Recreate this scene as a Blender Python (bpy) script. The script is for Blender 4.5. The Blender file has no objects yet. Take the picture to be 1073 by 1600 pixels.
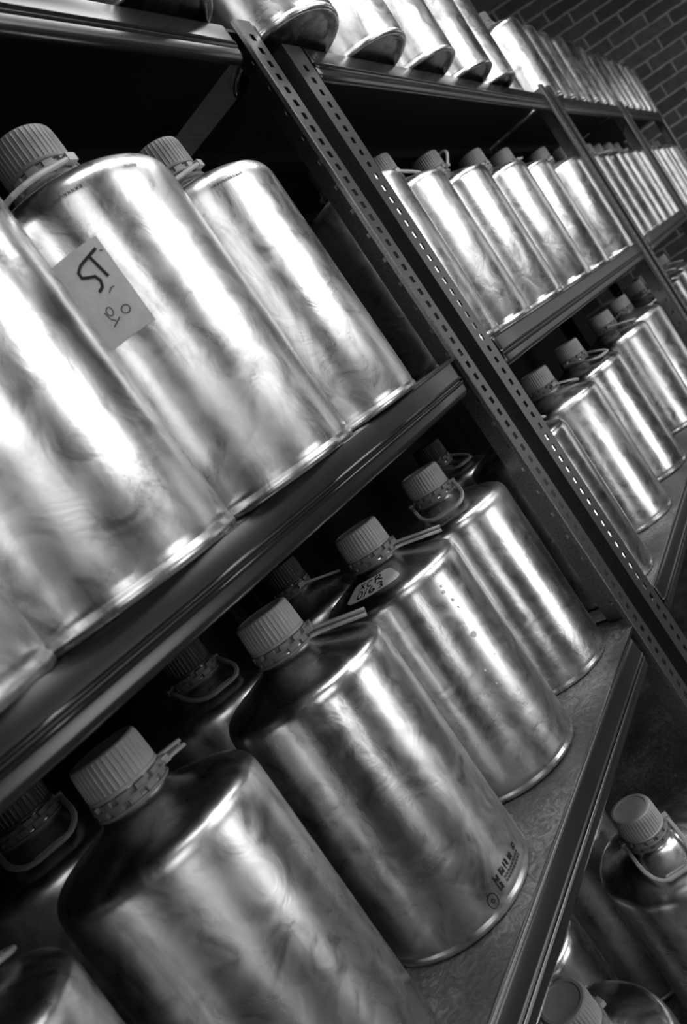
import bpy, bmesh, math, random
from mathutils import Matrix, Vector
random.seed(7)
EYE = 1.32                                    # eye height above the floor; rack heights below are relative to it
SC = bpy.context.scene
COL = SC.collection
PI = math.pi
def rad(a): return a * PI / 180

# ------------------------------------------------------------------ materials
def mat(name):
    m = bpy.data.materials.new(name); m.use_nodes = True
    nt = m.node_tree; b = nt.nodes['Principled BSDF']
    return m, nt, b
def grey(v): return (v, v, v, 1)
def node(nt, t, **kw):
    n = nt.nodes.new(t)
    for k, val in kw.items(): setattr(n, k, val)
    return n
def ramp(nt, src, stops):
    r = node(nt, 'ShaderNodeValToRGB')
    e = r.color_ramp.elements
    e[0].position, e[0].color = stops[0][0], grey(stops[0][1])
    e[1].position, e[1].color = stops[-1][0], grey(stops[-1][1])
    for p, v in stops[1:-1]:
        x = e.new(p); x.color = grey(v)
    nt.links.new(src, r.inputs[0]); return r
def coords(nt, scale=(1, 1, 1), per_object=True):
    tc = node(nt, 'ShaderNodeTexCoord'); mp = node(nt, 'ShaderNodeMapping')
    mp.inputs['Scale'].default_value = scale
    nt.links.new(tc.outputs['Object'], mp.inputs['Vector'])
    if per_object:
        oi = node(nt, 'ShaderNodeObjectInfo'); mu = node(nt, 'ShaderNodeMath', operation='MULTIPLY')
        mu.inputs[1].default_value = 37.0
        nt.links.new(oi.outputs['Random'], mu.inputs[0])
        nt.links.new(mu.outputs[0], mp.inputs['Location'])
    return mp.outputs[0]
def noise(nt, vec, scale, detail=2, rough=.5, dist=0):
    n = node(nt, 'ShaderNodeTexNoise')
    n.inputs['Scale'].default_value = scale; n.inputs['Detail'].default_value = detail
    n.inputs['Roughness'].default_value = rough; n.inputs['Distortion'].default_value = dist
    nt.links.new(vec, n.inputs['Vector']); return n.outputs['Fac']
def bump(nt, b, src, strength, dist=.01, prev=None):
    n = node(nt, 'ShaderNodeBump'); n.inputs['Strength'].default_value = strength
    n.inputs['Distance'].default_value = dist
    nt.links.new(src, n.inputs['Height'])
    if prev: nt.links.new(prev.outputs[0], n.inputs['Normal'])
    nt.links.new(n.outputs[0], b.inputs['Normal']); return n
def plain(name, v, rough, metal=0, spec=.5):
    m, nt, b = mat(name)
    b.inputs['Base Color'].default_value = grey(v); b.inputs['Roughness'].default_value = rough
    b.inputs['Metallic'].default_value = metal; b.inputs['Specular IOR Level'].default_value = spec
    return m

def make_alu():
    m, nt, b = mat('worn aluminium')
    v1 = coords(nt, (1, 1, .45)); v2 = coords(nt, (1, 1, 1))
    big = noise(nt, v1, 9, 3, .55, .6)
    mid = noise(nt, v2, 26, 4, .6, 1.6)
    fine = noise(nt, coords(nt, (1, 1, .12)), 120, 2)
    b.inputs['Metallic'].default_value = 1
    c = ramp(nt, mid, [(.28, .50), (.45, .76), (.7, .90)])
    smear = noise(nt, coords(nt, (1, 1, .5)), 15, 5, .62, 2.2)
    c2 = ramp(nt, smear, [(.30, .55), (.5, .95), (.7, 1.0)])
    mm = node(nt, 'ShaderNodeMixRGB', blend_type='MULTIPLY'); mm.inputs[0].default_value = 1
    nt.links.new(c.outputs[0], mm.inputs[1]); nt.links.new(c2.outputs[0], mm.inputs[2])
    nt.links.new(mm.outputs[0], b.inputs['Base Color'])
    mx = node(nt, 'ShaderNodeMath', operation='MULTIPLY_ADD'); mx.inputs[1].default_value = .5
    nt.links.new(mid, mx.inputs[0]); nt.links.new(big, mx.inputs[2])
    r = ramp(nt, mx.outputs[0], [(.5, .20), (.8, .30), (1.0, .42)])
    nt.links.new(r.outputs[0], b.inputs['Roughness'])
    n1 = bump(nt, b, big, .10, .02)
    n2 = bump(nt, b, mid, .07, .004, n1)
    # short curly scratches
    vo = node(nt, 'ShaderNodeTexVoronoi', feature='DISTANCE_TO_EDGE'); vo.inputs['Scale'].default_value = 38
    nd = node(nt, 'ShaderNodeTexNoise'); nd.inputs['Scale'].default_value = 20
    nt.links.new(v2, nd.inputs['Vector'])
    ad = node(nt, 'ShaderNodeMixRGB'); ad.inputs[0].default_value = .35
    nt.links.new(v2, ad.inputs[1]); nt.links.new(nd.outputs['Color'], ad.inputs[2])
    nt.links.new(ad.outputs[0], vo.inputs['Vector'])
    sc = ramp(nt, vo.outputs['Distance'], [(0, 0), (.025, 1)])
    n3 = bump(nt, b, sc.outputs[0], .018, .001, n2)
    bump(nt, b, fine, .04, .001, n3)
    return m
ALU = make_alu()

def make_plastic(name, v):
    m, nt, b = mat(name)
    n = noise(nt, coords(nt), 60, 3)
    c = ramp(nt, n, [(.3, v * .86), (.7, v * 1.08)])
    nt.links.new(c.outputs[0], b.inputs['Base Color'])
    b.inputs['Roughness'].default_value = .42
    b.inputs['Subsurface Weight'].default_value = .12
    b.inputs['Subsurface Radius'].default_value = (.004, .004, .004)
    return m
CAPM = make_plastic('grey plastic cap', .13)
CAPLIT = make_plastic('pale plastic cap', .36)  # same cap, lighter colour in place of the stronger light low down
CAPSHADE = make_plastic('dark plastic cap', .05)  # same cap, darker colour standing for the shade at the back
BANDM = make_plastic('pale plastic collar', .20)
HANDM = make_plastic('pale plastic handle', .34)

def make_paint(name, v, rough, scale=160, metal=0.0, amt=.5, bmp=.08):
    m, nt, b = mat(name)
    n = noise(nt, coords(nt, per_object=False), scale, 4, .7)
    c = ramp(nt, n, [(.35, v * (1 - amt)), (.65, v * (1 + amt))])
    nt.links.new(c.outputs[0], b.inputs['Base Color'])
    r = ramp(nt, n, [(.3, rough * (1 - amt * .4)), (.7, min(1, rough * (1 + amt * .5)))])
    nt.links.new(r.outputs[0], b.inputs['Roughness'])
    b.inputs['Metallic'].default_value = metal
    bump(nt, b, n, bmp, .001)
    return m
SHELFM = make_paint('dark shelf paint', .016, .26, 25, 0, .10, .015)
SHELFM.node_tree.nodes['Principled BSDF'].inputs['Specular IOR Level'].default_value = .8
POSTM = make_paint('worn dark steel post', .18, .36, 420, .9, .35)

def make_deck():
    m, nt, b = mat('scuffed dark board')
    v = coords(nt, per_object=False)
    n1 = noise(nt, v, 55, 5, .65, 3.5)
    n2 = noise(nt, v, 9, 3)
    w = node(nt, 'ShaderNodeMath', operation='MULTIPLY'); nt.links.new(n1, w.inputs[0]); nt.links.new(n2, w.inputs[1])
    c = ramp(nt, w.outputs[0], [(.14, .025), (.26, .07), (.40, .20)])
    nt.links.new(c.outputs[0], b.inputs['Base Color'])
    b.inputs['Roughness'].default_value = .5
    bump(nt, b, n1, .5, .002)
    return m
DECKM = make_deck()
UNDER_SHADE = plain('black enamelled underside', .006, .5, 0, .3)  # black paint, deepened so shelf voids and rear posts read as shade

def make_brick(name, lo, hi, mortar):
    m, nt, b = mat(name)
    tc = node(nt, 'ShaderNodeTexCoord')
    br = node(nt, 'ShaderNodeTexBrick'); br.offset = .5
    br.inputs['Color1'].default_value = grey(lo); br.inputs['Color2'].default_value = grey(hi)
    br.inputs['Mortar'].default_value = grey(mortar)
    br.inputs['Scale'].default_value = 1; br.inputs['Mortar Size'].default_value = .007
    br.inputs['Mortar Smooth'].default_value = .25
    br.inputs['Brick Width'].default_value = .235; br.inputs['Row Height'].default_value = .075
    nd = noise(nt, tc.outputs['UV'], 14, 3); sep = node(nt, 'ShaderNodeMixRGB'); sep.inputs[0].default_value = .012
    nt.links.new(tc.outputs['UV'], sep.inputs[1]); nt.links.new(nd, sep.inputs[2])
    nt.links.new(sep.outputs[0], br.inputs['Vector'])
    n = noise(nt, tc.outputs['UV'], 22, 5, .65)
    mx = node(nt, 'ShaderNodeMixRGB', blend_type='MULTIPLY'); mx.inputs[0].default_value = .7
    c = ramp(nt, n, [(.3, .45), (.7, 1.25)])
    nt.links.new(br.outputs['Color'], mx.inputs[1]); nt.links.new(c.outputs[0], mx.inputs[2])
    nt.links.new(mx.outputs[0], b.inputs['Base Color'])
    b.inputs['Roughness'].default_value = .85
    inv = node(nt, 'ShaderNodeMath', operation='SUBTRACT'); inv.inputs[0].default_value = 1
    nt.links.new(br.outputs['Fac'], inv.inputs[1])
    n1 = bump(nt, b, inv.outputs[0], .8, .012); bump(nt, b, n, .35, .004, n1)
    return m
BRICK = make_brick('old brick', .045, .085, .26)
BRICKD = make_brick('dark painted brick', .012, .018, .02)  # brick darkened in colour to stand for the unlit space behind the racks
PLASTER = make_paint('plaster', .09, .9, 12, 0, .12)
CEILM = make_paint('ceiling plaster', .12, .9, 10, 0, .12)
FLOORM = make_paint('concrete floor', .09, .6, 6, 0, .3)
PAPER = make_paint('paper sticker', .52, .65, 70, 0, .08)
PAPERW = make_paint('white paper label', .80, .55, 60, 0, .06)
INK = plain('black ink', .006, .6)
FADED = plain('faded ink', .07, .6)
FRAMEM = plain('painted window frame', .25, .5)
def emis(name, s):
    m, nt, b = mat(name)
    b.inputs['Base Color'].default_value = grey(.8)
    b.inputs['Emission Color'].default_value = grey(1); b.inputs['Emission Strength'].default_value = s
    return m

# ------------------------------------------------------------------ mesh helpers
def mesh(name, verts, faces, smooth=False):
    me = bpy.data.meshes.new(name); me.from_pydata([tuple(v) for v in verts], [], faces); me.update()
    bm = bmesh.new(); bm.from_mesh(me); bmesh.ops.recalc_face_normals(bm, faces=bm.faces); bm.to_mesh(me); bm.free()
    if smooth:
        for p in me.polygons: p.use_smooth = True
    return me
def obj(name, me, m, parent=None):
    if m and not me.materials: me.materials.append(m)
    o = bpy.data.objects.new(name, me); COL.objects.link(o)
    if parent: o.parent = parent
    return o
def lathe_geo(profile, seg, rmod=None):
    V, F = [], []
    for i, (r, z) in enumerate(profile):
        for k in range(seg):
            a = 2 * PI * k / seg
            rr = r + (rmod(i, k) if rmod else 0)
            V.append((rr * math.cos(a), rr * math.sin(a), z))
    n = len(profile)
    for i in range(n - 1):
        for k in range(seg):
            k2 = (k + 1) % seg
            F.append((i * seg + k, i * seg + k2, (i + 1) * seg + k2, (i + 1) * seg + k))
    F.append(tuple(range(seg))[::-1]); F.append(tuple((n - 1) * seg + k for k in range(seg)))
    return V, F
def sharp(me, ang=35):
    bm = bmesh.new(); bm.from_mesh(me)
    for e in bm.edges:
        if len(e.link_faces) == 2 and e.calc_face_angle(0) > rad(ang): e.smooth = False
    for f in bm.faces: f.smooth = True
    bm.to_mesh(me); bm.free(); return me
class MB:
    def __init__(s): s.v, s.f = [], []
    def add(s, V, F):
        n = len(s.v); s.v += [tuple(x) for x in V]; s.f += [tuple(i + n for i in f) for f in F]
    def box(s, a, b):
        (x0, y0, z0), (x1, y1, z1) = a, b
        s.add([(x0, y0, z0), (x1, y0, z0), (x1, y1, z0), (x0, y1, z0), (x0, y0, z1), (x1, y0, z1), (x1, y1, z1), (x0, y1, z1)],
              [(0, 3, 2, 1), (4, 5, 6, 7), (0, 1, 5, 4), (1, 2, 6, 5), (2, 3, 7, 6), (3, 0, 4, 7)])
    def mesh(s, name): return mesh(name, s.v, s.f)

# ------------------------------------------------------------------ the bottle
R, H = .085, .2507
NECK_Z = .272
def body_mesh():
    pr = [(.010, .008), (.068, .008), (.0735, .006), (.0765, .0015), (.079, 0), (.0825, 0), (.0848, .0012), (.0856, .0035),
          (.0853, .006), (.0843, .0078), (.0842, .009), (.0848, .0105), (.085, .014), (.085, .06), (.085, .12), (.085, .18), (.085, .228),
          (.0851, .2345), (.0850, .2385), (.0846, .2420), (.0838, .2455), (.0825, .2484), (.0807, .2508), (.0783, .2528), (.0752, .2545), (.0715, .2560),
          (.066, .2581), (.056, .2617), (.045, .2657), (.037, .2688), (.032, .2712), (.0288, .2738), (.0270, .2770), (.0262, .281), (.0262, .290)]
    V, F = lathe_geo(pr, 96)
    return sharp(mesh('bottle body', V, F), 50)
def cap_mesh():
    seg = 210
    pr = [(.0245, .2903), (.0278, .2903), (.0284, .2912), (.0284, .2928), (.0277, .2934), (.0275, .2946), (.0271, .3090), (.0268, .3160),
          (.0262, .3188), (.0248, .3199), (.0216, .3200), (.0211, .3193), (.0204, .3190), (.005, .3190)]
    ribbed = {5: 1, 6: 1, 7: .8, 8: .25}
    def rm(i, k):
        w = ribbed.get(i, 0)
        return w * (.0006 if (k % 5) == 0 else -.0001)
    V, F = lathe_geo(pr, seg, rm)
    return sharp(mesh('screw cap', V, F), 28)
def band_mesh():
    seg = 144
    pr = [(.0258, .2762), (.0290, .2765), (.0298, .2774), (.0298, .2787), (.0286, .2790), (.0286, .2832), (.0298, .2835), (.0300, .2846), (.0294, .2853),
          (.0283, .2856), (.0283, .2895), (.0260, .2900)]
    def rm(i, k):
        if i in (4, 5): return -.0022 if (k % 12) > 7 else 0
        if i in (9, 10): return -.0018 if ((k + 5) % 12) > 7 else .0010
        return 0
    V, F = lathe_geo(pr, seg, rm)
    return sharp(mesh('tamper band', V, F), 25)
def sweep(path, w, h, closed=False, updir=(0, 0, 1)):
    """flat strap of width w (in the plane) and thickness h along a polyline"""
    V, F = [], []
    n = len(path); up = Vector(updir)
    P = [Vector(p) for p in path]
    for i in range(n):
        a = P[max(0, i - 1)]; b = P[min(n - 1, i + 1)]
        t = (b - a).normalized(); s = t.cross(up).normalized(); u = s.cross(t).normalized()
        k = 1.0
        if 0 < i < n - 1:
            c = (P[i] - P[i - 1]).normalized().dot(t); k = 1 / max(.5, c)
        c = h * .28
        for (p, q) in ((-w/2, -h/2 + c), (-w/2 + c, -h/2), (w/2 - c, -h/2), (w/2, -h/2 + c), (w/2, h/2 - c), (w/2 - c, h/2), (-w/2 + c, h/2), (-w/2, h/2 - c)):
            V.append(P[i] + s * p * k + u * q)
    for i in range(n - 1):
        for j in range(8):
            j2 = (j + 1) % 8
            F.append((i * 8 + j, i * 8 + j2, (i + 1) * 8 + j2, (i + 1) * 8 + j))
    F.append(tuple(range(8))[::-1]); F.append(tuple((n - 1) * 8 + j for j in range(8)))
    return V, F
def handle_mesh(tilt=-17):
    t = rad(tilt); pz = .2845
    def pt(u, w): return (u * math.cos(t), w, pz + u * math.sin(t))
    path = [pt(-.004, -.0320), pt(.012, -.0320), pt(.032, -.0318), pt(.046, -.0305), pt(.058, -.0262), pt(.0665, -.0195), pt(.0695, -.012), pt(.0695, .012), pt(.0665, .0195),
            pt(.058, .0262), pt(.046, .0305), pt(.032, .0318), pt(.012, .0320), pt(-.004, .0320)]
    mb = MB(); mb.add(*sweep(path, .0052, .0036, updir=(-math.sin(t), 0, math.cos(t))))
    for s in (-1, 1):                                     # pivot lugs on the collar
        mb.box((-.0055, s * .0315 - .0036, pz - .003), (.004, s * .0315 + .0036, pz + .003))
    mb.add(*sweep([pt(.0648, -.013), pt(.0648, .013)], .003, .0022, updir=(-math.sin(t), 0, math.cos(t))))
    return mb.mesh('carry handle')
BODY, CAP, BAND = body_mesh(), cap_mesh(), band_mesh()
def folded_handle(tilt, length):
    """the strap folded flat together, both halves lying side by side"""
    t = rad(tilt); pz = .2845; mb = MB(); up = (-math.sin(t), 0, math.cos(t))
    def pt(u, w, o=0): return (u * math.cos(t) - o * math.sin(t), w, pz + u * math.sin(t) + o * math.cos(t))
    for w, o, l in ((-.0045, 0, length), (.0045, .0012, length - .003), (0, .0042, length - .007)):
        mb.add(*sweep([pt(.0265, w * 2.4, o), pt(.036, w * 1.3, o), pt(.047, w, o), pt(length, w, o)], .0062, .0030, updir=up))
    mb.box((.026, -.0125, pz - .003), (.0325, .0125, pz + .003))
    return mb.mesh('folded carry handle')
HANDLES = {t: handle_mesh(t) for t in (-17, 5, 32)}
HANDLES['fold'] = folded_handle(-14, .083)
HANDLES['fold short'] = folded_handle(-3, .050)
for me, m in ((BODY, ALU), (CAP, CAPM), (BAND, BANDM)): me.materials.append(m)
for me in HANDLES.values(): me.materials.append(HANDM)

proto = None
def bottle(x, y, z, label, group, spin=0, handle_az=0, scale=1.0, tilt=0, lean=0, handle=-17, cap=None, zs=1.0):
    """one metal bottle: an empty at its base, with body, cap, collar and handle under it"""
    global proto
    t = bpy.data.objects.new('aluminium_bottle', None); t.empty_display_size = .05; COL.objects.link(t)
    t.location = (x, y, z + EYE); t.scale = (scale, scale, scale * (1.035 if scale > 1 else zs))
    t.rotation_euler = (lean, -math.atan(tilt), 0)
    t['label'] = label; t['category'] = 'metal bottle'; t['group'] = group
    if proto is None:
        b = obj('body', BODY, ALU); c = obj('cap', CAP, CAPM); n = obj('tamper_band', BAND, BANDM); h = obj('handle', HANDLES[-17], HANDM)
        proto = (b, c, n, h); parts = proto
    else:
        parts = []
        for p in proto:
            q = p.copy(); COL.objects.link(q); parts.append(q)
    b, c, n, h = parts
    h.data = HANDLES[handle]
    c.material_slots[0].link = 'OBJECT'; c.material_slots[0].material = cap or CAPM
    for p in parts: p.parent = t
    b.rotation_euler.z = rad(spin); c.rotation_euler.z = rad(spin * 2.3); n.rotation_euler.z = rad(spin * 1.7)
    h.rotation_euler.z = rad(handle_az)
    return t

# ------------------------------------------------------------------ racks
def rack_fn(zl, b, x0, skew=0, xs=.7):
    return (lambda x: zl + b * (x - x0)), (lambda x: skew * (xs - x))
def shelf_mesh(xa, xb, la, lb, zf, yf, depth=.60):
    """a pressed shelf: deck, rolled front lip with two beads, back lip"""
    prof = [(.0058, 0), (.0045, 0), (.0022, -.0007), (.0008, -.0022), (0, -.0045), (0, -.0228), (-.0012, -.0238), (-.0016, -.0250), (-.0008, -.0262), (.0016, -.0272), (.0016, -.0284),
            (-.0008, -.0292), (-.0016, -.0304), (-.0012, -.0316), (.0004, -.0328), (.0004, -.0400), (.0018, -.0440), (.0050, -.0466), (.0095, -.0470), (.0120, -.0455), (.0120, -.0400),
            (.0060, -.0360), (.0045, -.0060), (.0058, -.0035)]
    mb = MB(); V, F = [], []
    n = 14; m = len(prof)
    xs = [la, la + .003, la + .008] + [la + (lb - la) * i / n for i in range(1, n)] + [lb - .008, lb - .003, lb]
    for i, x in enumerate(xs):
        e = min(i, len(xs) - 1 - i); k = {0: .0045, 1: .0016, 2: 0}.get(e, 0)
        for (y, z) in prof:
            zz = z + (k if z < -.03 else 0) - (k * .6 if -.02 < z <= -.004 and y < .003 else 0)
            yy = y + (k * .5 if y < .003 else 0)
            V.append((x, yf(x) + yy, zf(x) + zz))
    for i in range(len(xs) - 1):
        for j in range(m):
            j2 = (j + 1) % m
            F.append((i * m + j, i * m + j2, (i + 1) * m + j2, (i + 1) * m + j))
    F.append(tuple(range(m))); F.append(tuple((len(xs) - 1) * m + j for j in range(m))[::-1])
    lip = mesh('shelf lip', V, F); sharp(lip, 40)
    def slab(ya, yb, za, zb):
        for (p, q) in ((xa, (xa + xb) / 2), ((xa + xb) / 2, xb)):
            W = []
            for z in (za, zb):
                for (x, y) in ((p, ya), (q, ya), (q, yb), (p, yb)): W.append((x, yf(x) + y, zf(x) + z))
            mb.add(W, [(0, 3, 2, 1), (4, 5, 6, 7), (0, 1, 5, 4), (1, 2, 6, 5), (2, 3, 7, 6), (3, 0, 4, 7)])
    slab(.006, depth - .006, -.004, 0)
    slab(depth - .008, depth - .003, -.045, -.004)
    for yy in (.2, .4): slab(yy, yy + .03, -.022, -.004)          # stiffening ribs below the deck
    return lip, mb.mesh('shelf deck')
PITCH, HOLE = .0181, .0092
def flange(mb, P, ax, width, thick, z0, z1, zo, PITCH=PITCH, HOLE=HOLE):
    """punched steel strip: P(u, v, z) gives a point; u across the strip 0..width, v through the thickness"""
    c = width * .52; h = HOLE / 2
    zs = []; z = z0 + .012 + zo
    while z < z1 - .02: zs.append(z); z += PITCH
    def cell(u0, u1, a, b):
        V = [P(u0, 0, a), P(u1, 0, a), P(u1, thick, a), P(u0, thick, a), P(u0, 0, b), P(u1, 0, b), P(u1, thick, b), P(u0, thick, b)]
        mb.add(V, [(0, 3, 2, 1), (4, 5, 6, 7), (0, 1, 5, 4), (1, 2, 6, 5), (2, 3, 7, 6), (3, 0, 4, 7)])
    cell(0, c - h, z0, z1); cell(c + h, width, z0, z1)
    prev = z0
    for z in zs:
        cell(c - h, c + h, prev, z - h); prev = z + h
    cell(c - h, c + h, prev, z1)
def post_mesh(x, y, sx, sy, fw, z0, z1, dep=.040):
    """slotted angle post: front strip along x (direction sx from the corner), side strip along y (direction sy)"""
    mb = MB(); th = .0022
    flange(mb, lambda u, v, z: (x + sx * u, y + sy * v, z), 0, fw, th, z0, z1, 0)
    # the side strip has fewer, smaller holes
    flange(mb, lambda u, v, z: (x + sx * v, y + sy * (th + u), z), 1, dep, th, z0, z1, .007, .0362, .006)
    # rolled free edge of the front strip
    xe = x + sx * fw
    mb.add([(xe, y, z0), (xe + sx * .0016, y + sy * .0012, z0), (xe + sx * .0026, y + sy * .006, z0), (xe - sx * .0002, y + sy * .006, z0), (xe - sx * .0002, y + sy * th, z0),
            (xe, y, z1), (xe + sx * .0016, y + sy * .0012, z1), (xe + sx * .0026, y + sy * .006, z1), (xe - sx * .0002, y + sy * .006, z1), (xe - sx * .0002, y + sy * th, z1)],
           [(0, 1, 6, 5), (1, 2, 7, 6), (2, 3, 8, 7), (3, 4, 9, 8), (4, 0, 5, 9), (4, 3, 2, 1, 0), (5, 6, 7, 8, 9)])
    return mb.mesh('slotted post')
DEPTH = .60
def make_rack(label, xl, xr, levels, fwl, fwr, ztl, ztr, liploc):
    t = bpy.data.objects.new('shelving_rack', None); COL.objects.link(t); t.location = ((xl + xr) / 2, .3, 0)
    t['label'] = label; t['category'] = 'shelving rack'; t['group'] = 'bolted steel shelving racks'
    off = Vector(t.location)
    def put(name, me, m):
        for v in me.vertices: v.co += Vector((0, 0, EYE)) - off
        return obj(name, me, m, t)
    for (x, sx, fw, zt) in ((xl, 1, fwl, ztl), (xr, -1, fwr, ztr)):
        put('post', post_mesh(x, 0, sx, 1, fw, -EYE, zt), POSTM)
        put('post', post_mesh(x, DEPTH + .03, sx, -1, .036, -EYE, zt), UNDER_SHADE)  # rear posts blackened in colour so they sink into shade
    for (zf, yf) in levels:
        lip, deck = shelf_mesh(xl + .004, xr - .004, xl + liploc[0], xr - liploc[1], zf, yf)
        deck.materials.append(DECKM); deck.materials.append(UNDER_SHADE)
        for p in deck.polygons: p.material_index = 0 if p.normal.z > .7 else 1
        d = put('shelf', deck, None)
        for v in lip.vertices: v.co += Vector((0, 0, EYE)) - off
        obj('shelf_lip', lip, SHELFM, d)
    return t

X1L, X1R, X2L = -.46, .8961, .9403
L1 = [rack_fn(.4627, -.0095, .7, .0), rack_fn(-.0069, .0165, .7, .0276), rack_fn(-.4194, -.0190, .7, .0253), rack_fn(-.9115, 0, .7)]
L2 = [rack_fn(.4481, -.022, .9403), rack_fn(-.0107, -.022, .9403), rack_fn(-.4399, -.022, .9403), rack_fn(-.925, 0, .9403)]
L3 = [rack_fn(.4190, -.010, 2.25), rack_fn(-.036, -.010, 2.25), rack_fn(-.468, -.006, 2.25), rack_fn(-.925, 0, 2.25)]
make_rack('dark steel rack nearest the camera, left of the double post', X1L, X1R, L1, .036, .0321, .475, .472, (.05, .062))
make_rack('dark steel rack just right of the double slotted post', X2L, 2.250, L2, .0465, .036, .4455, .45, (.058, .05))
make_rack('dark steel rack beyond the second upright, in the blurred distance', 2.292, 3.335, L3, .036, .036, .45, .43, (.05, .05))
make_rack('farthest dark steel rack, ending at the brick wall', 3.378, 4.43, L3, .036, .036, .43, .42, (.05, .05))
def Z(level, x):
    L = L1 if x < .92 else (L2 if x < 2.27 else L3)
    return L[level][0](x)
def B(level, x):
    if x < .92: return (-.0095, .0165, -.0190, 0)[level]
    if x < 2.27: return (-.022, -.022, -.022, 0)[level]
    return (-.010, -.010, -.006, 0)[level]

def put_bottle(level, x, y, label, group, **kw):
    if level >= 2 and 'cap' not in kw: kw['cap'] = CAPLIT  # lower shelves: brighter light put into the cap colour
    b = B(level, x)
    if x > .95 and level in (1, 2) and 'zs' not in kw: kw['zs'] = 1.085 if level == 1 else 1.05
    return bottle(x, y, Z(level, x) + .0003, label, group, tilt=b, spin=random.uniform(0, 360), **kw)

# top shelf, seen from below: bases stand out over the lip
G1 = 'metal bottles on the top shelf'
TOP = [(.735, .040, 'top shelf metal bottle whose dark base overhangs left of the double post'),
       (.985, .024, 'top shelf metal bottle with the largest dark base, behind the double post tops'),
       (1.212, .030, 'first metal bottle right of the double post tops on the top shelf, dark oval base'),
       (1.432, .034, 'second metal bottle right of the double post tops on the top shelf'),
       (1.655, .040, 'third metal bottle right of the double post tops on the top shelf, small dark base'),
       (1.84, .050, 'fourth metal bottle right of the double post tops on the top shelf'),
       (2.045, .092, 'top shelf metal bottle set back from the lip, left of the second upright'),
]
for x, y, lab in TOP:
    put_bottle(0, x, y, lab, G1, handle_az=random.uniform(0, 360))
n_th = ['first', 'second', 'third', 'fourth', 'fifth', 'sixth', 'seventh', 'eighth', 'ninth', 'tenth', 'eleventh', 'twelfth']
xs = [2.388 + .1715 * i for i in range(6)]
for i, x in enumerate(xs):
    put_bottle(0, x, .078 + .003 * (i % 3), '%s metal bottle past the second upright on the top shelf' % n_th[i], G1, handle_az=random.uniform(0, 360))
xs = [3.472, 3.6455, 3.819, 3.9925, 4.166, 4.3395]
for i, x in enumerate(xs):
    put_bottle(0, x, .076 + .003 * (i % 2), '%s metal bottle past the third upright on the top shelf, near the brick wall' % n_th[i], G1, handle_az=random.uniform(0, 360))

# middle shelf
G2 = 'metal bottles on the middle shelf'
put_bottle(1, .1154, .0155, 'metal bottle cut off at the frame edge, far left of the middle shelf', G2, scale=1.08, handle_az=200)
put_bottle(1, .2986, .0421, 'largest bright metal bottle, just left of the one with the ST sticker', G2, scale=1.08, handle_az=200)
ST = put_bottle(1, .4885, .0500, 'bright metal bottle with a grey sticker marked ST', G2, scale=1.08, handle_az=183)
SS = put_bottle(1, .6758, .0716, 'bright metal bottle on the middle shelf, right of the one with the ST sticker', G2, scale=1.08, handle_az=192)
put_bottle(1, 1.128, .258, 'shaded metal bottle set back behind the double post on the middle shelf', G2, handle_az=215)
M2 = [(1.032, .088, 'first metal bottle right of the double post on the middle shelf, brightest of its row', 0, 32),
      (1.206, .093, 'second metal bottle right of the double post, pale handle lying sideways', -20, -17),
      (1.402, .088, 'third metal bottle right of the double post on the middle shelf, handle tipped up', 0, 32),
      (1.637, .085, 'fourth metal bottle right of the double post on the middle shelf', 120, -17),
      (1.832, .085, 'fifth metal bottle right of the double post on the middle shelf, narrow between neighbours', 0, 5),
      (2.150, .085, 'middle shelf metal bottle just left of the second upright, bright rim', 150, -17)]
for x, y, lab, az, hd in M2: put_bottle(1, x, y, lab, G2, handle_az=az, handle=hd)
xs = [2.388 + .1715 * i for i in range(6)]
xs2 = [3.475, 3.648, 3.822, 3.996, 4.168, 4.340]
for i, x in enumerate(xs):
    put_bottle(1, x, .085 + .004 * (i % 2), '%s metal bottle past the second upright on the middle shelf' % n_th[i], G2, handle_az=random.uniform(0, 360))
for i, x in enumerate(xs2):
    put_bottle(1, x, .085 + .004 * (i % 2), '%s metal bottle past the third upright on the middle shelf' % n_th[i], G2, handle_az=random.uniform(0, 360))

# lower shelf
G3 = 'metal bottles on the lower shelf'
put_bottle(2, .0733, .118, 'metal bottle in the bottom left corner, only its shoulder edge lit', G3, handle_az=20)
put_bottle(2, .2605, .1292, 'big metal bottle at the front of the lower shelf, nearest whole cap', G3, handle_az=-12, handle='fold short')
CODE = put_bottle(2, .4453, .1105, 'metal bottle with small printed codes and a circle near its base', G3, handle_az=-50, handle='fold')
XCR = put_bottle(2, .6354, .1148, 'metal bottle with a white shoulder label reading XCR 0163', G3, handle_az=-54, handle='fold')
put_bottle(2, .8176, .1170, 'metal bottle on the lower shelf against the double post, handle loop hanging forward', G3, handle_az=214)
put_bottle(2, 1.145, .277, 'dim metal bottle in shade behind the double post on the lower shelf', G3, handle_az=250, cap=CAPSHADE)
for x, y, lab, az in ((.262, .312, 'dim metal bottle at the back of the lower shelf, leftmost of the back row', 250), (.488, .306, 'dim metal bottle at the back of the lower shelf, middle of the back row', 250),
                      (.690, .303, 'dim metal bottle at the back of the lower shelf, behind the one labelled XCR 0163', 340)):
    put_bottle(2, x, y, lab, 'back row metal bottles on the lower shelf', handle_az=az, cap=CAPSHADE)
M3 = [(1.075, .10, 'first metal bottle right of the double post on the lower shelf', 330), (1.318, .104, 'second metal bottle right of the double post on the lower shelf, handle loop beside cap', -30),
      (1.565, .106, 'third metal bottle right of the double post on the lower shelf', 255), (1.90, .106, 'fourth metal bottle right of the double post on the lower shelf', 300),
      (2.125, .105, 'lower shelf metal bottle right at the second upright', 90)]
for x, y, lab, az in M3: put_bottle(2, x, y, lab, G3, handle_az=az)
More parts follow.
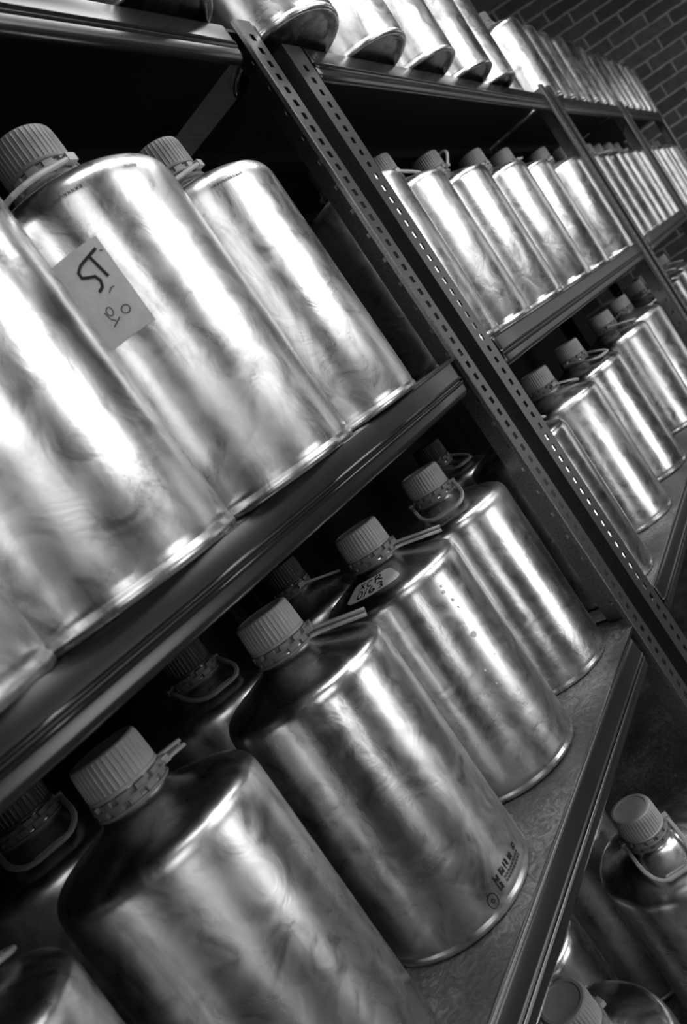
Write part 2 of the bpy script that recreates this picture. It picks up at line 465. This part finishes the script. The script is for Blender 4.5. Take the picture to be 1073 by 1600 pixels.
for i, x in enumerate([2.385, 2.57, 2.76, 2.95]):
    put_bottle(2, x, .105, '%s metal bottle past the second upright on the lower shelf' % n_th[i], G3, handle_az=random.uniform(0, 360))

# lowest shelf, seen from above
G4 = 'metal bottles on the lowest shelf'
for x, y, lab, az in ((.4755, .1093, 'metal bottle with a ribbed cap at the bottom right edge, on the lowest shelf', 60), (.610, .262, 'shaded metal bottle between the two caps on the lowest shelf', 60),
                      (.734, .0805, 'lowest shelf metal bottle with a pale cap and whole handle loop seen from above', 216), (.80, .262, 'lowest shelf metal bottle behind the pale cap, only its rim glinting', 200)):
    put_bottle(3, x, y, lab, G4, handle_az=az)

# ------------------------------------------------------------------ stickers, handwriting and printed marks (parts of their bottles)
def ribbon(path, w):
    """flat stroke in label coordinates: list of quads"""
    Q = []; P = [Vector(p) for p in path]
    for i in range(len(P) - 1):
        d = P[i + 1] - P[i]
        if d.length < 1e-6: continue
        d.normalize(); n = Vector((-d.y, d.x)) * w / 2; e = d * w * .3
        Q.append([P[i] - e + n, P[i] - e - n, P[i + 1] + e - n, P[i + 1] + e + n])
    return Q
def arc(cx, cy, rx, ry, a0, a1, n=12):
    return [(cx + rx * math.cos(rad(a0 + (a1 - a0) * i / n)), cy + ry * math.sin(rad(a0 + (a1 - a0) * i / n))) for i in range(n + 1)]
def cyl_map(a0, zc, off, r=R):                # label x -> angle, label y -> height
    return lambda p: ((r + off) * math.cos(rad(a0) + p[0] / r), (r + off) * math.sin(rad(a0) + p[0] / r), zc + p[1])
def cone_map(a0, rc, off):                    # on the shoulder: label y runs towards the neck
    def f(p):
        r = rc - p[1] * .94; a = rad(a0) + p[0] / rc
        pts = [(.0783, .2528), (.0752, .2545), (.0715, .2560), (.066, .2581), (.056, .2617), (.045, .2657), (.037, .2688), (.032, .2712), (.0288, .2738)]
        z = pts[-1][1]
        for (r0, z0), (r1, z1) in zip(pts, pts[1:]):
            if r1 <= r <= r0: z = z0 + (z1 - z0) * (r0 - r) / (r0 - r1)
        return (r * math.cos(a), r * math.sin(a), z + off)
    return f
def patch(mp, w, h, nx=24, ny=6, round_=0):
    V, F = [], []
    for j in range(ny + 1):
        for i in range(nx + 1):
            x = -w / 2 + w * i / nx; y = -h / 2 + h * j / ny
            if round_:
                ex = max(0, abs(y) - (h / 2 - round_)); lim = w / 2 - (round_ - math.sqrt(max(0, round_ ** 2 - ex ** 2)))
                x = max(-lim, min(lim, x))
            V.append(mp((x, y)))
    for j in range(ny):
        for i in range(nx):
            a = j * (nx + 1) + i; F.append((a, a + 1, a + nx + 2, a + nx + 1))
    return mesh('sticker', V, F, True)
def strokes(mp, paths, w):
    V, F = [], []
    for p in paths:
        # subdivide so that strokes follow the curve
        q = [p[0]]
        for a, b in zip(p, p[1:]):
            n = max(1, int(math.hypot(b[0] - a[0], b[1] - a[1]) / .003))
            q += [(a[0] + (b[0] - a[0]) * k / n, a[1] + (b[1] - a[1]) * k / n) for k in range(1, n + 1)]
        for quad in ribbon(q, w):
            k = len(V); V += [mp(v) for v in quad]; F.append((k, k + 1, k + 2, k + 3))
    me = bpy.data.meshes.new('ink'); me.from_pydata(V, [], F); me.update(); return me
def part(name, me, m, parent, label=None):
    o = obj(name, me, m, parent)
    if label: o['label'] = label
    return o
# ST sticker (text reads along the tangent, upright)
def st_sticker():
    # sizes are divided by the bottle's 1.08 scale
    w, h = .076, .0655
    a_c = -133.5 - (w / 2) / R * 180 / PI
    zc = .1876 / 1.08 - .0
    zc = ((.2119 + .1414) / 2 + .0105) / 1.08
    s = part('sticker', patch(cyl_map(a_c, zc, .0004), w, h), PAPER, ST, 'grey paper sticker')
    m2 = cyl_map(a_c, zc, .0008)
    x0 = w / 2
    T = [[(x0 - .0195, .0225), (x0 - .0055, .0258)], [(x0 - .0120, .0242), (x0 - .0090, .0075)]]
    S = [[(x0 - .0205, .0222), (x0 - .0245, .0195), (x0 - .0245, .0155), (x0 - .0210, .0135), (x0 - .0165, .0115), (x0 - .0150, .0075), (x0 - .0165, .0035), (x0 - .0200, .0020)]]
    part('handwriting', strokes(m2, T + S, .0021), INK, s, 'black marker letters ST')
    sm = [arc(x0 - .0225, -.0120, .0022, .0030, 0, 360), [(x0 - .0260, -.0110), (x0 - .0250, -.0165), (x0 - .0225, -.0190)], arc(x0 - .0125, -.0165, .0030, .0028, 0, 360),
          [(x0 - .0150, -.0020), (x0 - .0120, .0000), (x0 - .0100, -.0005)], [(x0 - .0260, -.0215), (x0 - .0190, -.0185)], [(x0 - .0035, .0235), (x0 - .0020, .0225)]]
    for q in sm: part('stain', strokes(m2, [q], .0008), FADED, s, 'faint smudge')
st_sticker()
def printed(rows, mp, name, parent, label, w=.0008):
    ps = []
    for (x, y, ch) in rows:
        ps += [[(x + a[0], y + a[1]) for a in seg] for seg in ch]
    part(name, strokes(mp, ps, w), INK, parent, label)
def blob(wd, hg, rnd):
    """one stamped character block of irregular strokes"""
    out = []
    for k in range(4):
        a = (rnd.uniform(0, wd), rnd.uniform(0, hg)); b = (rnd.uniform(0, wd), rnd.uniform(0, hg)); out.append([a, b])
    out.append([(0, 0), (0, hg)]); out.append([(wd, 0), (wd, hg * .8)])
    return out
rnd = random.Random(3)
rows = []
for (dx, dy, hh) in ((-.0085, .0085, .0062), (-.0085, .0010, .0062), (.0005, .0085, .0062), (.0085, .0085, .0062), (.0175, .0085, .0050), (.0300, .0085, .0042)):
    rows.append((dx, dy, blob(.0042, hh, rnd)))
mpB = cyl_map(-103, .0165, .0005)
printed(rows, mpB, 'printed_marks', CODE, 'black printed symbol blocks near the base', .0012)
rows = []
for j, yy in enumerate((.0040, .0005)):
    for i in range(9): rows.append((.0015 + i * .0036, yy, blob(.0020, .0026, rnd)))
printed(rows, mpB, 'printed_code', CODE, 'small printed code lines near the base', .0005)
part('printed_emblem', strokes(cyl_map(-116.5, .0175, .0005), [arc(0, 0, .0052, .0068, 0, 360, 10), arc(0, 0, .0014, .0018, 0, 360, 8)], .0007), INK, CODE, 'printed circle with a small ring in it')
# dotted batch stamps under the rims of two bright bottles
def stamp(parent, a0, zc, n, name='printed_code'):
    rr = [(-.001 + i * .0030, 0, blob(.0017, .0024, rnd)) for i in range(n)]
    part(name, strokes(cyl_map(a0, zc, .0005), [[(x + a[0], y + a[1]) for a in s] for x, y, c in rr for s in c], .0004), FADED, parent, 'small batch stamp below the rim')
stamp(ST, -142, .2365, 9); stamp(ST, -100, .2380, 4)
stamp(SS, -128, .2370, 12)
# XCR label on the shoulder
mpC = cone_map(-163, .0520, .0005)
mpJ = cone_map(-163, .0520, .0010); mpI = lambda p: mpJ((p[0] * 1.35, p[1] * 1.35))
xl = part('sticker', patch(mpC, .062, .0290, 30, 10, .006), PAPERW, XCR, 'white rounded paper label')
Xc = [[(-.0120, .0075), (-.0070, .0015)], [(-.0072, .0078), (-.0125, .0010)]]
Cc = [[(.0010, .0070), (-.0015, .0080), (-.0040, .0050), (-.0035, .0018), (-.0005, .0012)]]
Rc = [[(.0045, .0010), (.0058, .0082)], [(.0048, .0080), (.0098, .0084), (.0108, .0066), (.0085, .0050), (.0055, .0046)], [(.0072, .0048), (.0108, .0014)]]
O_ = [arc(-.0100, -.0046, .0022, .0040, 90, 450, 12)]
I_ = [[(-.0040, -.0008), (-.0058, -.0086)]]
Six = [[(.0012, -.0006), (-.0012, -.0042), (-.0012, -.0072), (.0010, -.0084), (.0028, -.0070), (.0022, -.0050), (-.0008, -.0056)]]
Th = [[(.0058, -.0020), (.0078, -.0008), (.0096, -.0020), (.0092, -.0040), (.0078, -.0050), (.0092, -.0062), (.0088, -.0080), (.0064, -.0088)]]
part('handwriting', strokes(mpI, Xc + Cc + Rc + O_ + I_ + Six + Th, .0012), INK, xl, 'black pen letters XCR 0163')

# dried white specks down the front of that bottle
SPECK = plain('dried white specks', .7, .5)
SPECKS = [(-112.6, .228, .0014), (-113.5, .2215, .0022), (-110.6, .2094, .0018), (-110.1, .1993, .0012), (-112.5, .1667, .0036), (-115.4, .1487, .0010), (-106.9, .1355, .0008), (-120.7, .131, .0016), (-102.9, .1226, .0009), (-119.0, .1120, .0012)]
for a, z, r in SPECKS:
    pts = []; n = 9
    for k in range(n):
        q = r * rnd.uniform(.6, 1.15); pts.append((q * math.cos(2 * PI * k / n), 1.25 * q * math.sin(2 * PI * k / n)))
    mp = cyl_map(a, z, .0006)
    me = bpy.data.meshes.new('speck'); me.from_pydata([mp((0, 0))] + [mp(p) for p in pts], [], [(0, k + 1, (k + 1) % n + 1) for k in range(n)]); me.update()
    part('paint_speck', me, SPECK, XCR, 'small dried white speck')

# ------------------------------------------------------------------ the room
def uvquad(name, pts, m, uvs, kind='structure'):
    me = bpy.data.meshes.new(name); me.from_pydata(pts, [], [tuple(range(len(pts)))]); 
    uv = me.uv_layers.new()
    for i, c in enumerate(uvs): uv.data[i].uv = c
    me.update(); o = obj(name, me, m); o['kind'] = kind; return o
YB, YF, XL, HC = .80, -1.7, -2.6, 2.75
Bp = Vector((5.037, -.014)); D = Vector((.643, -.766))
def onwall(y): return Bp + D * ((y - Bp.y) / D.y)
we0, we1 = onwall(YB), onwall(YF)
def wall(name, a, b, m, openings=(), thick=.15, out=None):
    """a wall from a to b (xy), with rectangular openings (s0, s1, z0, z1), built solid with a thickness"""
    a, b = Vector(a), Vector(b); d = (b - a); L = d.length; d.normalize(); n = Vector((-d.y, d.x))
    if out is not None and n.dot(Vector(out)) < 0: n = -n
    ss = sorted({0, L} | {o[0] for o in openings} | {o[1] for o in openings}); zz = sorted({0, HC} | {o[2] for o in openings} | {o[3] for o in openings})
    V, F, UV = [], [], []
    def q(pts, uvs):
        k = len(V); V.extend(pts); F.append(tuple(range(k, k + 4))); UV.extend(uvs)
    P = lambda s, z, t: (a.x + d.x * s + n.x * t, a.y + d.y * s + n.y * t, z)
    def solid(i, j):
        if i < 0 or j < 0 or i >= len(ss) - 1 or j >= len(zz) - 1: return False
        s, z = (ss[i] + ss[i + 1]) / 2, (zz[j] + zz[j + 1]) / 2
        return not any(o[0] < s < o[1] and o[2] < z < o[3] for o in openings)
    for i in range(len(ss) - 1):
        for j in range(len(zz) - 1):
            if not solid(i, j): continue
            s0, s1, z0, z1 = ss[i], ss[i + 1], zz[j], zz[j + 1]
            for t in (0, thick): q([P(s0, z0, t), P(s1, z0, t), P(s1, z1, t), P(s0, z1, t)], [(s0, z0), (s1, z0), (s1, z1), (s0, z1)])
            if not solid(i - 1, j): q([P(s0, z0, 0), P(s0, z0, thick), P(s0, z1, thick), P(s0, z1, 0)], [(0, z0), (thick, z0), (thick, z1), (0, z1)])
            if not solid(i + 1, j): q([P(s1, z0, 0), P(s1, z0, thick), P(s1, z1, thick), P(s1, z1, 0)], [(0, z0), (thick, z0), (thick, z1), (0, z1)])
            if not solid(i, j - 1): q([P(s0, z0, 0), P(s1, z0, 0), P(s1, z0, thick), P(s0, z0, thick)], [(s0, 0), (s1, 0), (s1, thick), (s0, thick)])
            if not solid(i, j + 1): q([P(s0, z1, 0), P(s1, z1, 0), P(s1, z1, thick), P(s0, z1, thick)], [(s0, 0), (s1, 0), (s1, thick), (s0, thick)])
    me = bpy.data.meshes.new(name); me.from_pydata(V, [], F); uv = me.uv_layers.new()
    for i, c in enumerate(UV): uv.data[i].uv = c
    me.update(); o = obj(name, me, m); o['kind'] = 'structure'
    return o, P
wn = [0]
def streak_window(P, s0, s1, z0, z1, strength, nx=2, nz=2):
    """a window set in an opening: painted frame, glazing bars and a pane lit by the daylight outside"""
    wn[0] += 1
    mb = MB()
    def bar(sa, sb, za, zb, ta=.04, tb=.09):
        W = [P(s, z, t) for z in (za, zb) for (s, t) in ((sa, ta), (sb, ta), (sb, tb), (sa, tb))]
        mb.add(W, [(0, 3, 2, 1), (4, 5, 6, 7), (0, 1, 5, 4), (1, 2, 6, 5), (2, 3, 7, 6), (3, 0, 4, 7)])
    f = .045
    bar(s0, s1, z0, z0 + f); bar(s0, s1, z1 - f, z1); bar(s0, s0 + f, z0 + f, z1 - f); bar(s1 - f, s1, z0 + f, z1 - f)
    for i in range(1, nx): s = s0 + (s1 - s0) * i / nx; bar(s - .014, s + .014, z0 + f, z1 - f)
    for i in range(1, nz): z = z0 + (z1 - z0) * i / nz; bar(s0 + f, s1 - f, z - .014, z + .014, .045, .085)
    o = obj('window_%d' % wn[0], mb.mesh('window frame'), FRAMEM); o['kind'] = 'structure'
    g = mesh('window pane', [P(s, z, .065) for (s, z) in ((s0 + f, z0 + f), (s1 - f, z0 + f), (s1 - f, z1 - f), (s0 + f, z1 - f))], [(0, 1, 2, 3)])
    obj('window_pane', g, emis('daylight glass %d' % wn[0], strength), o)
    return o
E0 = (YB - YF)
fl = uvquad('floor', [(XL, YF, 0), (we1.x, YF, 0), (we0.x, YB, 0), (XL, YB, 0)], FLOORM, [(XL, YF), (we1.x, YF), (we0.x, YB), (XL, YB)])
ce = uvquad('ceiling', [(XL, YF, HC), (XL, YB, HC), (we0.x, YB, HC), (we1.x, YF, HC)], CEILM, [(XL, YF), (XL, YB), (we0.x, YB), (we1.x, YF)])
wall('wall_back', (XL, YB), (we0.x, YB), BRICKD, out=(0, 1))
wall('wall_left', (XL, YF), (XL, YB), PLASTER, out=(-1, 0))
LE = (we1 - we0).length
WIN = dict(near=2.8, mid=4.2, far=.4, end=.6, door=1.3, low=4.4, lowl=2.7)  # glow of the added, unseen panes, set for the streaks on the bottles
o_end = [(LE - 1.05, LE - .25, .1, 2.2)]
_, Pe = wall('wall_end', we0, we1, BRICK, o_end, out=(1, 0))
streak_window(Pe, *o_end[0], WIN['end'], 2, 3)
o_fr = [(-XL - 1.2, -XL - .2, 1.55, 2.5), (-XL + .80, -XL + 2.15, 1.62, 2.5), (-XL + 2.3, -XL + 3.2, 1.75, 2.5), (-XL + 4.0, -XL + 5.5, .1, 2.1),
        (-XL + .85, -XL + 1.5, .2, 1.02), (-XL - .9, -XL - .35, .2, 1.02)]  # low openings added to streak the lower shelf bottles
_, Pf = wall('wall_front', (XL, YF), (we1.x, YF), PLASTER, o_fr, out=(0, -1))
streak_window(Pf, *o_fr[0], WIN['near'], 3, 2)
streak_window(Pf, *o_fr[1], WIN['mid'], 2, 2)
streak_window(Pf, *o_fr[2], WIN['far'], 2, 2)
streak_window(Pf, *o_fr[3], WIN['door'], 2, 3)
streak_window(Pf, *o_fr[4], WIN['low'], 2, 1)
streak_window(Pf, *o_fr[5], WIN['lowl'], 1, 1)
# ceiling panel lights over the aisle
LIGHTS = [(.80, -.88, 15.0, 'ceiling light panel over the near end of the aisle'), (2.10, -.86, 12.0, 'ceiling light panel over the far end of the aisle')]
for x, y, s, lab in LIGHTS:
    t = bpy.data.objects.new('ceiling_light', None); COL.objects.link(t); t.location = (x, y, HC)
    t['label'] = lab; t['category'] = 'ceiling light'
    mb = MB()
    for a, b in (((-.64, -.17, -.06), (.64, -.15, 0)), ((-.64, .15, -.06), (.64, .17, 0)), ((-.64, -.15, -.06), (-.62, .15, 0)), ((.62, -.15, -.06), (.64, .15, 0)), ((-.62, -.15, -.02), (.62, .15, 0))): mb.box(a, b)
    obj('housing', mb.mesh('light housing'), FRAMEM, t)
    mb = MB(); mb.box((-.62, -.15, -.055), (.62, .15, -.047))
    obj('diffuser', mb.mesh('light diffuser'), emis('light panel glow', s), t)

# ------------------------------------------------------------------ camera
cam = bpy.data.cameras.new('camera'); co = bpy.data.objects.new('camera', cam); COL.objects.link(co)
yaw, pitch, roll = .9037, -.0929, .6055
fw = Vector((math.sin(yaw) * math.cos(pitch), math.cos(yaw) * math.cos(pitch), math.sin(pitch)))
rt = Vector((math.cos(yaw), -math.sin(yaw), 0)); up = rt.cross(fw)
r2 = rt * math.cos(roll) - up * math.sin(roll); u2 = rt * math.sin(roll) + up * math.cos(roll)
M = Matrix((r2, u2, -fw)).transposed().to_4x4(); M.translation = (0, -.3919, EYE)
co.matrix_world = M
cam.sensor_fit = 'VERTICAL'; cam.sensor_height = 36; cam.lens = 1150 * 36 / 1600
cam.clip_start = .01
cam.dof.use_dof = True; cam.dof.focus_distance = .80; cam.dof.aperture_fstop = 8.0
SC.camera = co

w = bpy.data.worlds.new('world'); SC.world = w; w.use_nodes = True
w.node_tree.nodes['Background'].inputs[0].default_value = (.5, .5, .5, 1); w.node_tree.nodes['Background'].inputs[1].default_value = .006
SC.view_settings.view_transform = 'Standard'; SC.view_settings.look = 'None'
SC.view_settings.exposure = 0.0; SC.view_settings.gamma = 1; SC.view_settings.use_curve_mapping = False
SC.cycles.use_denoising = True
SC.cycles.max_bounces = 8; SC.cycles.glossy_bounces = 5; SC.cycles.diffuse_bounces = 4
SC.cycles.sample_clamp_indirect = 6
